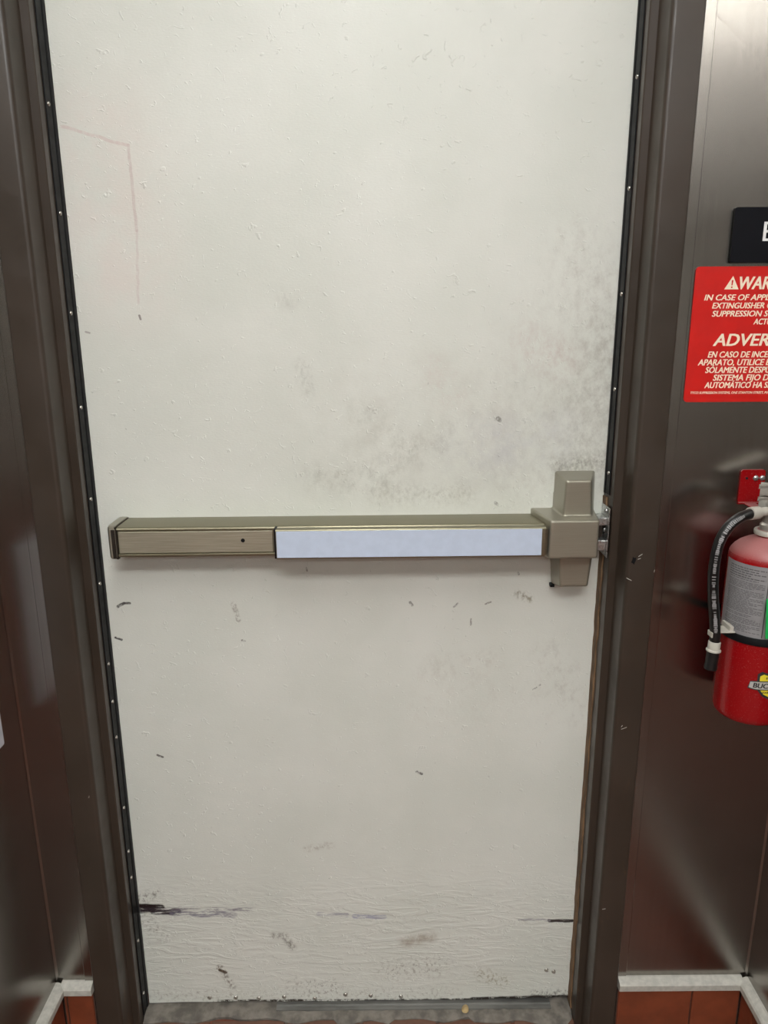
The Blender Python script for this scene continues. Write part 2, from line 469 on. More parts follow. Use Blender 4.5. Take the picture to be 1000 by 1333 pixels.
def lathe(bm, prof, cx=0, cy=0, n=48):
    rings = []
    for r, z in prof:
        if r < 1e-6: rings.append([bm.verts.new((cx, cy, z))])
        else: rings.append([bm.verts.new((cx + r * math.cos(2 * PI * i / n), cy + r * math.sin(2 * PI * i / n), z)) for i in range(n)])
    for a, b in zip(rings, rings[1:]):
        for i in range(n):
            j = (i + 1) % n
            if len(a) == 1 and len(b) == 1: continue
            if len(a) == 1: bm.faces.new((a[0], b[i], b[j]))
            elif len(b) == 1: bm.faces.new((a[i], a[j], b[0]))
            else: bm.faces.new((a[i], a[j], b[j], b[i]))

def frame_at(p, d):
    z = Vector(d).normalized()
    x = z.orthogonal().normalized(); y = z.cross(x)
    return Matrix(((x.x, y.x, z.x, p[0]), (x.y, y.y, z.y, p[1]), (x.z, y.z, z.z, p[2]), (0, 0, 0, 1)))

def lathe_along(bm, prof, p, d, n=24):
    b = bmesh.new(); lathe(b, prof, n=n); merge(bm, b, frame_at(p, d))

def smooth_path(pts, k=8):
    pts = [Vector(p) for p in pts]
    ext = [pts[0] * 2 - pts[1]] + pts + [pts[-1] * 2 - pts[-2]]
    out = []
    for i in range(1, len(ext) - 2):
        a, b, c, d = ext[i - 1:i + 3]
        for s in range(k):
            t = s / k
            out.append(0.5 * ((2 * b) + (c - a) * t + (2 * a - 5 * b + 4 * c - d) * t * t + (3 * b - a - 3 * c + d) * t ** 3))
    out.append(pts[-1])
    return out

def tube(bm, path, r, n=16):
    rings = []; up = Vector((0, 1, 0.3)).normalized()
    for i, p in enumerate(path):
        d = (path[min(i + 1, len(path) - 1)] - path[max(i - 1, 0)]).normalized()
        x = up.cross(d).normalized(); y = d.cross(x)
        rr = r(i / (len(path) - 1)) if callable(r) else r
        rings.append([bm.verts.new(p + rr * (math.cos(2 * PI * k / n) * x + math.sin(2 * PI * k / n) * y)) for k in range(n)])
    for a, b in zip(rings, rings[1:]):
        for k in range(n):
            bm.faces.new((a[k], a[(k + 1) % n], b[(k + 1) % n], b[k]))
    bm.faces.new(rings[0]); bm.faces.new(rings[-1][::-1])

def text_mesh(s, height, width=None, bold=0.0, shear=0.0, extrude=0.0):
    """flat text mesh in x (right) / y (up), cap height scaled to height, lower left at the origin; bold doubles the strokes sideways"""
    cu = bpy.data.curves.new('lettering', 'FONT')
    cu.body = s; cu.size = 1.0; cu.shear = shear; cu.resolution_u = 3
    cu.fill_mode = 'FRONT' if extrude == 0 else 'BOTH'
    if extrude: cu.extrude = extrude / height * 0.7
    o = bpy.data.objects.new('lettering', cu); C.objects.link(o)
    dg = bpy.context.evaluated_depsgraph_get()
    me = bpy.data.meshes.new_from_object(o.evaluated_get(dg))
    bpy.data.objects.remove(o); bpy.data.curves.remove(cu)
    xs = [v.co.x for v in me.vertices]
    x0, x1 = min(xs), max(xs)
    k = height / 0.70
    kx = width / (x1 - x0) if width else k
    for v in me.vertices:
        v.co = Vector(((v.co.x - x0) * kx, v.co.y * k, v.co.z * k))
    if bold:
        d = bold * height
        vs = [v.co.copy() for v in me.vertices]; fs = [list(p.vertices) for p in me.polygons]
        V, F = [], []
        for n, (dx, dy) in enumerate(((0, 0), (d, 0), (0, d * 0.45), (d, d * 0.45), (d / 2, 0))):
            F += [[i + len(V) for i in f] for f in fs]
            V += [(c.x + dx, c.y + dy, c.z + 0.00002 * n) for c in vs]
        bpy.data.meshes.remove(me)
        me = bpy.data.meshes.new('lettering'); me.from_pydata(V, [], F); me.update()
    return me

def on_wall(me, x, y, z):
    """stand a flat text mesh on a wall that faces -y"""
    for v in me.vertices:
        a = v.co.copy(); v.co = Vector((x + a.x, y - a.z, z + a.y))
    return me

def join_meshes(meshes):
    vs, fs = [], []
    for me in meshes:
        k = len(vs)
        vs += [tuple(v.co) for v in me.vertices]
        fs += [[i + k for i in p.vertices] for p in me.polygons]
        bpy.data.meshes.remove(me)
    out = bpy.data.meshes.new('lettering'); out.from_pydata(vs, [], fs); out.update()
    return out

def rounded_rect(x0, x1, z0, z1, r, n=5):
    pts = []
    for cx, cz, a in ((x1 - r, z1 - r, 0), (x0 + r, z1 - r, 90), (x0 + r, z0 + r, 180), (x1 - r, z0 + r, 270)):
        for i in range(n + 1):
            t = math.radians(a + 90 * i / n)
            pts.append((cx + r * math.cos(t), cz + r * math.sin(t)))
    return pts

def dome_screw(r, h, n=14):
    """domed head facing -y with a cross slot hint"""
    bm = bmesh.new()
    prof = [(r, 0), (r * 0.96, h * 0.35), (r * 0.75, h * 0.75), (r * 0.4, h * 0.97), (0, h)]
    b = bmesh.new(); lathe(b, prof, n=n)
    merge(bm, b, Matrix.Rotation(PI / 2, 4, 'X'))
    return bm

def copies(first, spots, parent):
    for i, p in enumerate(spots):
        o = first if i == 0 else first.copy()
        if i: C.objects.link(o)
        o.parent = parent; o.location = p

# ================================================================== SETTING
WALL_Y = -0.092
XL, XR = -0.573, 0.751

# wall that holds the door: two flanks and the piece over the head
bm = bmesh.new()
box(bm, XL, -0.4995, WALL_Y, 0.06, 0.0, CEILING)
box(bm, 0.4995, XR, WALL_Y, 0.06, 0.0, CEILING)
box(bm, -0.4995, 0.4995, WALL_Y, 0.06, 2.15, CEILING)
def sheet(bm, x0, x1, z0, z1, y, amp, nx, nz):
    """cladding sheet, flat but for the slight oil-canning of thin metal"""
    g = [[bm.verts.new((x0 + (x1 - x0) * i / nx, y - 0.0014 - amp * (1.55 + math.sin(3.1 * z + 5 * (x0 + (x1 - x0) * i / nx)) * math.cos(1.7 * z + 0.6) + 0.5 * math.sin(9.0 * z + 7 * (x0 + (x1 - x0) * i / nx))), z))
          for z in [z0 + (z1 - z0) * j / nz for j in range(nz + 1)]] for i in range(nx + 1)]
    for i in range(nx):
        for j in range(nz):
            bm.faces.new((g[i][j], g[i + 1][j], g[i + 1][j + 1], g[i][j + 1]))
wall_back = struct(obj('wall_back', bm, M['steel']))
for x0, x1 in ((XL, -0.5195), (0.5195, XR)):
    bm = bmesh.new(); sheet(bm, x0, x1, 0.166, CEILING - 0.01, WALL_Y + 0.0012, 0.0005, 8, 90)
    for f in bm.faces: f.smooth = True
    o = obj('cladding_sheet', bm, M['steel'], wall_back)
    for p in o.data.polygons: p.use_smooth = True
for sx in (-1, 1):
    bm = bmesh.new()
    x0, x1 = sorted((sx * 0.5025, sx * 0.5195))
    box(bm, x0, x1, WALL_Y - 0.0022, WALL_Y, 0.166, 2.2, 0.0009, 2)
    obj('edge_strip', bm, M['steel'], wall_back)

# the alcove's sides (solid blocks that end where the room opens out)
bm = bmesh.new(); box(bm, -2.9, XL, -1.15, 0.06, 0, CEILING)
wall_left = struct(obj('wall_left', bm, M['steel']))
bm = bmesh.new(); box(bm, XR, 3.1, -1.15, 0.06, 0, CEILING)
wall_right = struct(obj('wall_right', bm, M['steel']))
# bent corner flashings of the cladding
for x, s, w in ((XL, 1, wall_left), (XR, -1, wall_right)):
    bm = bmesh.new()
    prism(bm, [(x, WALL_Y), (x + s * 0.004, WALL_Y), (x, WALL_Y - 0.004)], 'z', 0.166, CEILING - 0.01)
    obj('corner_bead', bm, M['steel'], w)

# rest of the room behind the photographer
for nm, a in (('wall_front', (-2.9, 3.1, -5.7, -5.6)), ('wall_far_left', (-3.0, -2.9, -5.7, -1.15)), ('wall_far_right', (3.1, 3.2, -5.7, -1.15))):
    struct(obj(nm, boxbm(a[0], a[1], a[2], a[3], 0, CEILING), M['roomwall']))
struct(obj('ceiling', boxbm(-3.0, 3.2, -5.7, 0.06, CEILING, CEILING + 0.05), M['ceiling']))

# floor: grout bed, the quarry tiles near the door as pieces, further ones in the material
def floor_bed_material():
    m = NT('floor_tiles_beyond', (112, 66, 48), 0.5)
    br = m.n('ShaderNodeTexBrick', offset=0.0)
    br.inputs['Scale'].default_value = 1.0
    br.inputs['Brick Width'].default_value = 0.155; br.inputs['Row Height'].default_value = 0.155
    br.inputs['Mortar Size'].default_value = 0.004
    br.inputs['Color1'].default_value = lin(122, 72, 56); br.inputs['Color2'].default_value = lin(110, 66, 52)
    br.inputs['Mortar'].default_value = lin(66, 50, 42)
    m.link(m.coord(), br.inputs['Vector'])
    m.color(br.outputs[0])
    return m.m
floor = struct(obj('floor', boxbm(-3.0, 3.2, -5.7, 0.06, -0.06, -0.004), floor_bed_material()))
tile0 = obj('tile', boxbm(-0.0755, 0.0755, -0.0755, 0.0755, -0.010, 0.0, 0.0022, 1), M['floortile'], floor)
spots = []
for j in range(5):
    for i in range(9):
        x = -0.535 + i * 0.155
        if x + 0.0755 > 0.745: continue
        spots.append((x, -0.107 - j * 0.155, -0.0004 * ((i * 7 + j * 3) % 4)))
copies(tile0, spots, floor)

# threshold: mortar bed plus the worn metal saddle
def rough_slab(x0, x1, y0, y1, z0, z1, nx, ny, amp, front):
    bm = bmesh.new(); g = []
    for i in range(nx + 1):
        row = []
        for j in range(ny + 1):
            x = x0 + (x1 - x0) * i / nx; t = j / ny
            y = (y0 + front(x)) * (1 - t) + y1 * t
            z = z1 + random.uniform(-amp, amp) - (0.007 if j == 0 else 0)
            row.append(bm.verts.new((x, y, z)))
        g.append(row)
    for i in range(nx):
        for j in range(ny):
            bm.faces.new((g[i][j], g[i + 1][j], g[i + 1][j + 1], g[i][j + 1]))
    ge = bmesh.ops.extrude_face_region(bm, geom=bm.faces[:])
    for v in [e for e in ge['geom'] if isinstance(e, bmesh.types.BMVert)]: v.co.z = z0
    return bm
threshold = struct(obj('trim_2', rough_slab(-0.44, 0.44, -0.033, 0.05, -0.004, 0.0085, 70, 8, 0.0011,
                lambda x: 0.005 * math.sin(x * 23 + 1) + 0.0035 * math.sin(x * 61) - (0.012 if (abs(x - 0.33) < 0.10 or -0.05 < x < 0.07) else 0)), M['concrete'], smooth=True))
bm = bmesh.new()
prism(bm, [(-0.020, 0.0075), (-0.019, 0.0105), (-0.013, 0.0115), (-0.011, 0.0100), (-0.007, 0.0115), (0.05, 0.0115), (0.05, 0.0075)], 'x', -0.17, 0.40)
obj('metal_saddle', bm, M['sill'], threshold)

# door frame: pressed brown steel, rabbet, stop, soffit
def jamb_profile(s):
    pts = [(0.502, -0.092), (0.502, -0.0985), (0.5005, -0.1)]
    for i in range(7):                              # rolled front corner
        t = math.radians(90 * i / 6)
        pts.append((0.4625 - 0.0075 * math.sin(t), -0.0925 - 0.0075 * math.cos(t)))
    pts += [(0.455, -0.0515), (0.4538, -0.05), (0.443, -0.05), (0.4412, -0.0482), (0.4412, -0.0005), (0.452, -0.0005), (0.452, 0.05), (0.502, 0.05)]
    return [(s * x, y) for x, y in pts]
bm = bmesh.new()
prism(bm, jamb_profile(-1), 'z', 0.0, 2.15)
frame = struct(obj('trim_1', bm, M['frame'], smooth=True))
bm = bmesh.new(); prism(bm, jamb_profile(1), 'z', 0.0, 2.15)
obj('jamb', bm, M['frame'], frame, smooth=True)
bm = bmesh.new()
box(bm, -0.4412, 0.4412, -0.05, 0.05, 2.085, 2.14); box(bm, -0.46, 0.46, -0.1, -0.0505, 2.10, 2.15)
obj('head', bm, M['frame'], frame)

# gaskets screwed to the soffits
def gasket(s, z0, z1):
    bm = bmesh.new()
    x0, x1 = sorted((s * 0.4412, s * 0.4392))
    box(bm, x0, x1, -0.030, -0.011, z0, z1, 0.0006, 1)
    g = obj('gasket', bm, M['blackmetal'], frame)
    pts = []
    for i in range(12):
        t = 2 * PI * i / 12
        pts.append((s * (0.4400 + 0.0022 * math.cos(t)), -0.0060 + 0.0054 * math.sin(t)))
    bm = bmesh.new(); prism(bm, pts, 'z', z0, z1)
    obj('rubber_bulb', bm, M['rubber'], g, smooth=True)
    return g
gl = gasket(-1, 0.012, 2.08)
gr = gasket(1, 1.103, 2.08)
def soffit_screws(s, g, zs):
    bm = bmesh.new()
    b = bmesh.new(); lathe(b, [(0.0034, 0), (0.0032, 0.0012), (0.0022, 0.0022), (0, 0.0026)], n=12)
    merge(bm, b, Matrix.Rotation(-s * PI / 2, 4, 'Y'))
    first = obj('screw', bm, M['screw'], g, smooth=True)
    copies(first, [(s * 0.4394, -0.0215, z) for z in zs], g)
soffit_screws(-1, gl, (1.86, 1.707, 1.554, 1.405, 1.255, 1.10, 0.948, 0.795, 0.72, 0.647, 0.497, 0.40, 0.34, 0.19, 0.06))
soffit_screws(1, gr, (1.89, 1.74, 1.586, 1.43, 1.28, 1.14))
# bare rusty strip where the gasket has gone, below the lock corner
bm = bmesh.new()
n = 60; prev = None
for i in range(n + 1):
    z = 0.012 + (1.097 - 0.012) * i / n
    w = -0.020 + random.uniform(-0.0028, 0.0028); d = 0.4386 + random.uniform(-0.0006, 0.0006)
    ring = [bm.verts.new(p) for p in ((0.4414, w, z), (d, w + 0.001, z), (d, -0.0008, z), (0.4414, -0.0008, z))]
    if prev:
        for k in range(4):
            bm.faces.new((prev[k], prev[(k + 1) % 4], ring[(k + 1) % 4], ring[k]))
    else: bm.faces.new(ring)
    prev = ring
bm.faces.new(prev)
rs = obj('bare_strip', bm, M['rust'], frame); rs['label'] = 'rusty brown strip bare of its gasket'
# strike plate and its screws on the right soffit
bm = bmesh.new()
box(bm, 0.4368, 0.4386, -0.047, -0.003, 0.998, 1.084, 0.0005, 1)
strike = obj('strike_plate', bm, M['chrome'], frame)
bm = bmesh.new()
box(bm, 0.4225, 0.4370, -0.036, -0.004, 1.0625, 1.0655, 0.0006, 1)
box(bm, 0.4225, 0.4370, -0.036, -0.004, 1.0225, 1.0255, 0.0006, 1)
box(bm, 0.4225, 0.4370, -0.038, -0.0355, 1.0525, 1.0650, 0.0006, 1)
box(bm, 0.4225, 0.4370, -0.038, -0.0355, 1.0080, 1.0250, 0.0006, 1)
obj('keeper', bm, M['chrome'], strike)
b = dome_screw(0.0042, 0.003); bmesh.ops.transform(b, matrix=Matrix.Rotation(-PI / 2, 4, 'Z'), verts=b.verts[:])
first = obj('screw', b, M['chrome'], strike, smooth=True)
copies(first, [(0.4366, -0.030, 1.0765), (0.4366, -0.026, 1.0425)], strike)
# chipped hole in the right frame face
bm = bmesh.new()
ang = [0.0045, 0.0062, 0.0036, 0.0058, 0.0040, 0.0066, 0.0038, 0.0055, 0.0035]
pts = [(0.4655 + r * 0.7 * math.cos(2 * PI * i / 9), 1.010 + r * 1.35 * math.sin(2 * PI * i / 9)) for i, r in enumerate(ang)]
prism(bm, pts, 'y', -0.1004, -0.0990)
ho = obj('chipped_hole', bm, M['rubber'], frame); ho['label'] = 'small jagged black hole knocked in the frame'
for (x, z, a, l) in ((0.4755, 1.019, 35, 0.007), (0.474, 1.013, 20, 0.005), (0.4600, 0.978, -28, 0.010), (0.4725, 0.705, 22, 0.010), (0.4685, 0.709, 60, 0.004), (0.4635, 0.330, 10, 0.006), (0.5005, 0.992, 80, 0.004)):
    bm = bmesh.new(); b = bmesh.new(); box(b, -l / 2, l / 2, -0.0002, 0.0002, -0.0004, 0.0004)
    bmesh.ops.transform(b, matrix=Matrix.Translation((x, -0.1002, z)) @ Matrix.Rotation(-math.radians(a), 4, 'Y'), verts=b.verts[:]); merge(bm, b)
    obj('paint_scratch', bm, M['cap'], frame)

# the door leaf
def door_leaf():
    bm = bmesh.new()
    nx = 120
    top = []; bot = []
    for i in range(nx + 1):
        x = -0.4375 + 0.879 * i / nx
        x = min(x, 0.4405)
        z = 0.0125 + 0.0010 * math.sin(x * 19) + 0.0007 * math.sin(x * 47)
        if x > 0.15: z += 0.0045 * (x - 0.15) / 0.29 * (1 + 0.4 * math.sin(x * 90))
        bot.append((x, z))
    pts = bot + [(0.4405, 2.085), (-0.4375, 2.085)]
    prism(bm, pts, 'y', 0.0, 0.044)
    return bm
door = struct(obj('door_1', door_leaf(), M['door']))
first = obj('screw', dome_screw(0.0047, 0.0026), M['screw'], door, smooth=True)
copies(first, [(-0.311, 0, 0.024), (-0.256, 0, 0.023), (-0.208, 0, 0.021), (-0.155, 0, 0.024), (-0.091, 0, 0.019), (-0.027, 0, 0.0285),
               (0.026, 0, 0.0255), (0.089, 0, 0.0225), (0.391, 0, 0.087), (0.406, 0, 0.083)], door)

# tiled base with its pale cap along the three walls
def base_run(name, axis, tiles, a, b, wall, sgn):
    """axis 'x': along the back wall; 'y': along a side wall; sgn = direction away from the wall"""
    def rect(u0, u1, w0, w1, z0, z1, bev):
        w0, w1 = sorted((w0, w1))
        return boxbm(u0, u1, w0, w1, z0, z1, bev=bev, seg=2) if axis == 'x' else boxbm(w0, w1, u0, u1, z0, z1, bev=bev, seg=2)
    root = struct(obj(name, rect(a, b, wall, wall + sgn * 0.0085, 0, 0.148, 0), M['grout']))
    for u0, u1 in tiles:
        obj('tile', rect(u0 + 0.0012, u1 - 0.0012, wall + sgn * 0.004, wall + sgn * 0.0125, 0.002, 0.1465, 0.0022), M['tile'], root)
    # cap: sloping top with a lip
    pts = [(0, 0.170), (0.0045, 0.170), (0.0150, 0.1655), (0.0180, 0.1620), (0.0180, 0.1500), (0.0165, 0.1485), (0, 0.1485)]
    bm = bmesh.new()
    if axis == 'x': prism(bm, [(wall + sgn * p, z) for p, z in pts], 'x', a, b)
    else: prism(bm, [(wall + sgn * p, z) for p, z in pts], 'y', a, b)
    obj('cap_strip', bm, M['cap'], root)
    return root
base_run('baseboard_back_left', 'x', [(-0.5602, -0.554), (-0.554, -0.503)], XL + 0.0105, -0.503, WALL_Y, -1)
base_run('baseboard_back_right', 'x', [(0.503, 0.646), (0.646, 0.7385)], 0.503, XR - 0.0105, WALL_Y, -1)
ys = [WALL_Y - 0.013 - 0.046] + [WALL_Y - 0.013 - 0.046 - 0.152 * k for k in range(1, 7)]
side_tiles = [(ys[0], WALL_Y - 0.013)] + [(ys[k + 1], ys[k]) for k in range(6)]
base_run('baseboard_left', 'y', side_tiles, -1.06, WALL_Y - 0.006, XL, 1)
base_run('baseboard_right', 'y', side_tiles, -1.06, WALL_Y - 0.006, XR, -1)

# ceiling fixtures
lamp_mats = {}
for x, y, lx, ly, s in LAMPS:
    lm = lamp_mats.setdefault(s, emit('lamp_diffuser', s))
    t = thing('ceiling_light', 'long white fluorescent ceiling light in the pale ceiling', 'light', (x, y, CEILING), 'ceiling lights')
    hx, hy = lx / 2, ly / 2
    bm = bmesh.new()
    for a in ((-hx - .02, -hx, -hy - .02, hy + .02), (hx, hx + .02, -hy - .02, hy + .02), (-hx, hx, -hy - .02, -hy), (-hx, hx, hy, hy + .02)):
        box(bm, a[0], a[1], a[2], a[3], -0.02, 0.0)
    obj('frame', bm, M['lampframe'], t)
    obj('diffuser', boxbm(-hx, hx, -hy, hy, -0.014, -0.006), lm, t)

# ================================================================== PANIC BAR
panic = thing('panic_bar', 'bronze metal panic bar mounted across the white door', 'panic bar', (0, 0, 1.038))
TILT = math.atan2(0.0032, 0.70)
panic.rotation_euler = (0, -TILT, 0)
# rail: pressed channel with a front recess
RP = [(0, 0.0250), (-0.0615, 0.0250), (-0.0632, 0.0246), (-0.0646, 0.0236), (-0.0655, 0.0222), (-0.0657, 0.0205), (-0.0640, 0.0195), (-0.0615, 0.0190), (-0.0615, -0.0205),
      (-0.0655, -0.0212), (-0.0662, -0.0230), (-0.0650, -0.0262), (-0.0600, -0.0280), (0, -0.0280)]
bm = bmesh.new(); prism(bm, RP, 'x', -0.3850, 0.335)
rail = obj('rail', bm, M['bronze'], panic, smooth=True)
bm = bmesh.new(); box(bm, -0.3835, -0.1265, -0.0636, -0.0610, -0.0200, 0.0172, 0.0008, 2)
plate = obj('cover_plate', bm, M['bronze_plate'], panic)
bm = bmesh.new(); lathe_along(bm, [(0, 0), (0.0034, 0), (0.0034, 0.0002), (0.0022, 0.0003), (0, 0.0003)], (-0.1765, -0.0636, 0.0005), (0, -1, 0), 18)
obj('key_hole', bm, M['rubber'], plate)
# end cap with a rounded nose and dark seams
EP = [(-0.0680, 0.0240), (-0.0640, 0.0275), (0, 0.0275), (0, -0.0300), (-0.0640, -0.0300), (-0.0680, -0.0265)]
bm = bmesh.new()
prof = [(-0.3865, 1.0), (-0.3960, 1.0), (-0.3995, 0.985), (-0.4015, 0.95)]
rings = []
for x, k in prof:
    rings.append([bm.verts.new((x, -0.03 + (y + 0.03) * (k if y < -0.01 else 1), z * k)) for y, z in EP])
# nose recedes towards the door at its outer end
for v in rings[-1]: v.co.y = v.co.y * 0.86
for v in rings[-2]: v.co.y = v.co.y * 0.95
for a, b in zip(rings, rings[1:]):
    for k in range(6): bm.faces.new((a[k], a[(k + 1) % 6], b[(k + 1) % 6], b[k]))
bm.faces.new(rings[0]); bm.faces.new(rings[-1][::-1])
bmesh.ops.bevel(bm, geom=[e for e in bm.edges if abs(e.verts[0].co.x - e.verts[1].co.x) > 0.001], offset=0.0012, segments=2, affect='EDGES')
cap = obj('end_cap', bm, M['nickel'], panic)
bm = bmesh.new()
box(bm, -0.3875, -0.3848, -0.0672, -0.001, -0.0290, 0.0262)
obj('seam', bm, M['edge'], cap)
bm = bmesh.new()
box(bm, -0.3935, -0.3868, -0.0686, -0.0660, -0.0275, 0.0225, 0.0008, 1)
obj('front_strip', bm, M['edge'], cap)
# push pad
bm = bmesh.new()
PP = [(-0.0600, 0.0205), (-0.0672, 0.0205), (-0.0678, 0.0232), (-0.0825, 0.0242), (-0.0842, 0.0238), (-0.0852, 0.0224), (-0.0853, 0.0205), (-0.0852, -0.0245), (-0.0848, -0.0262), (-0.0820, -0.0272), (-0.0615, -0.0265)]
prism(bm, PP, 'x', -0.1185, 0.3265)
bmesh.ops.bevel(bm, geom=[e for e in bm.edges if all(v.co.x > 0.326 for v in e.verts)], offset=0.0035, segments=3, affect='EDGES')
pad = obj('push_pad', bm, M['bronze'], panic, smooth=True)
bm = bmesh.new(); box(bm, -0.1175, 0.3170, -0.0862, -0.0845, -0.0238, 0.0214, 0.0004, 1)
ins = obj('pad_insert', bm, M['insert'], pad); ins['label'] = 'pale blue plastic touch strip'
bm = bmesh.new(); box(bm, -0.1215, -0.1180, -0.0840, -0.0600, -0.0255, 0.0245)
obj('pad_end', bm, M['rubber'], pad)
# lock housing at the latch end, grown from three tapered blocks and remeshed so they flow together
def frustum(bm, base, front, y0, y1, ymid=None):
    b = bmesh.new()
    lo = [b.verts.new((x, y0, z)) for x, z in base]; hi = [b.verts.new((x, y1, z)) for x, z in front]
    b.faces.new(lo); b.faces.new(hi[::-1])
    for i in range(4): b.faces.new((lo[i], lo[(i + 1) % 4], hi[(i + 1) % 4], hi[i]))
    bmesh.ops.recalc_face_normals(b, faces=b.faces[:])
    bmesh.ops.bevel(b, geom=[e for e in b.edges if min(v.co.y for v in e.verts) < y0 - 0.005], offset=0.0032, segments=3, profile=0.5, affect='EDGES')
    merge(bm, b)
Q = lambda x0, x1, z0, z1: [(x0, z0), (x1, z0), (x1, z1), (x0, z1)]
bm = bmesh.new()
frustum(bm, Q(0.314, 0.4235, 0.9960, 1.0735), Q(0.3300, 0.4100, 1.0075, 1.0730), 0.0, -0.086)        # middle box
b_top = [(0.3500, 1.03), (0.4250, 1.03), (0.4225, 1.1385), (0.3535, 1.1385)]
f_top = [(0.3550, 1.03), (0.4060, 1.03), (0.4010, 1.1340), (0.3585, 1.1340)]
frustum(bm, b_top, f_top, 0.0, -0.060)                                                                 # upper housing
b_bot = [(0.3560, 0.9330), (0.4200, 0.9330), (0.4240, 1.03), (0.3480, 1.03)]
f_bot = [(0.3580, 0.9475), (0.4055, 0.9475), (0.4130, 1.03), (0.3530, 1.03)]
frustum(bm, b_bot, f_bot, 0.0, -0.056)                                                                 # lower housing
for v in bm.verts: v.co.z -= 1.038
house = obj('lock_housing', bm, M['nickel'], panic, smooth=True)
md = house.modifiers.new('remesh', 'REMESH'); md.mode = 'VOXEL'; md.voxel_size = 0.0013; md.use_smooth_shade = True
ms = house.modifiers.new('smooth', 'SMOOTH'); ms.factor = 0.5; ms.iterations = 6
bm = bmesh.new(); box(bm, 0.3525, 0.3600, -0.012, -0.0005, 0.9305 - 1.038, 0.9365 - 1.038, 0.001, 2)
obj('foot_block', bm, M['rubber'], house)
bm = bmesh.new(); box(bm, 0.4050, 0.4330, -0.0320, -0.0080, 1.0275 - 1.038, 1.0605 - 1.038, 0.002, 2)
obj('latch_bolt', bm, M['edge'], panic)

# ================================================================== SIGNS
# black tactile exit sign
SY = WALL_Y - 0.0018
ex = thing('exit_sign', 'black raised plastic EXIT sign above the red warning sign', 'sign', (0.657, SY, 1.471))
bm = bmesh.new(); prism(bm, rounded_rect(-0.0855, 0.0855, 0, 0.0765, 0.003), 'y', -0.0055, -0.0018)
bmesh.ops.bevel(bm, geom=[e for e in bm.edges if all(abs(v.co.y + 0.0055) < 1e-5 for v in e.verts)], offset=0.0008, segments=1, affect='EDGES')
obj('sign_plate', bm, M['signblack'], ex)
obj('mounting_tape', boxbm(-0.082, 0.082, -0.0018, 0, 0.004, 0.072), M['rubber'], ex)
from_mesh('lettering', on_wall(text_mesh('EXIT', 0.0272, 0.0830, 0.0, 0, 0.0008), -0.0415, -0.0056, 0.0298), M['signwhite'], ex)

# red warning sign
wa = thing('warning_sign', 'red WARNING and ADVERTENCIA sticker with cream text above the extinguisher', 'sign', (0.649, SY, 1.266))
bm = bmesh.new(); prism(bm, rounded_rect(-0.1250, 0.1250, 0, 0.2000, 0.006), 'y', -0.0009, 0)
obj('sign_plate', bm, M['signred'], wa)
ms_ = []
rows = [  # text, left edge x, baseline z, cap height, first words and where they end
    ('IN CASE OF APPLIANCE FIRE, USE', 0.5405, 1.4175, 0.0084, 'IN CASE OF APPL', 0.6380), ('EXTINGUISHER ONLY AFTER FIXED', 0.5535, 1.4058, 0.0084, 'EXTINGUISHER', 0.6320),
    ('SUPPRESSION SYSTEM HAS BEEN', 0.5545, 1.3940, 0.0084, 'SUPPRESSION', 0.6300), ('ACTUATED.', 0.6185, 1.3823, 0.0084, 'ACT', 0.6395),
    ('ADVERTENCIA', 0.5605, 1.3508, 0.0178, 'ADVER', 0.6455),
    ('EN CASO DE INCENDIO DEL', 0.5545, 1.3335, 0.0090, 'EN CASO DE INC', 0.6410), ('APARATO, UTILICE EL EXTINTOR', 0.5405, 1.3218, 0.0090, 'APARATO, UTILICE', 0.6420),
    ('S\u00d3LAMENTE DESPU\u00c9S QUE EL', 0.5530, 1.3103, 0.0090, 'S\u00d3LAMENTE DES', 0.6395), ('SISTEMA FIJO DE SUPRESI\u00d3N', 0.5660, 1.2987, 0.0090, 'SISTEMA FIJO D', 0.6520),
    ('AUTOM\u00c1TICO HA SIDO ACTUADO', 0.5540, 1.2873, 0.0090, 'AUTOM\u00c1TICO HA', 0.6430),
    ('TYCO SUPPRESSION SYSTEMS, ONE STANTON STREET, MARINETTE, WI', 0.5335, 1.2785, 0.0036, 'TYCO SUPPRESSION SYSTEMS, ONE STANTON STREET,', 0.6465),
    ('WARNING', 0.5905, 1.4333, 0.0180, 'WAR', 0.6370)]
def wide(me):
    xs = [v.co.x for v in me.vertices]; bpy.data.meshes.remove(me)
    return max(xs) - min(xs)
for s, x, z, h, pre, xe in rows:
    bo = 0.075 if h > 0.005 else 0.05
    full = wide(text_mesh(s, h, None, bo, 0.2)); part = wide(text_mesh(pre, h, None, bo, 0.2))
    ms_.append(on_wall(text_mesh(s, h, full * (xe - x) / part, bo, 0.2), x - 0.649, -0.00105, z - 1.266))
lw = from_mesh('lettering', join_meshes(ms_), M['cream'], wa)
# alert triangle with its exclamation mark
bm = bmesh.new()
prism(bm, [(0.5690 - 0.649, 1.4333 - 1.266), (0.5905 - 0.649, 1.4333 - 1.266), (0.5805 - 0.649, 1.4525 - 1.266)], 'y', -0.0011, -0.0008)
tri = obj('alert_triangle', bm, M['cream'], wa)
bm = bmesh.new()
cxx = 0.5800 - 0.649
prism(bm, [(cxx - 0.0011, 1.4465 - 1.266), (cxx + 0.0014, 1.4465 - 1.266), (cxx + 0.0006, 1.4388 - 1.266), (cxx - 0.0008, 1.4388 - 1.266)], 'y', -0.0014, -0.0010)
prism(bm, rounded_rect(cxx - 0.0012, cxx + 0.0010, 1.4352 - 1.266, 1.4374 - 1.266, 0.0008, 3), 'y', -0.0014, -0.0010)
obj('exclamation_mark', bm, M['signred'], tri)

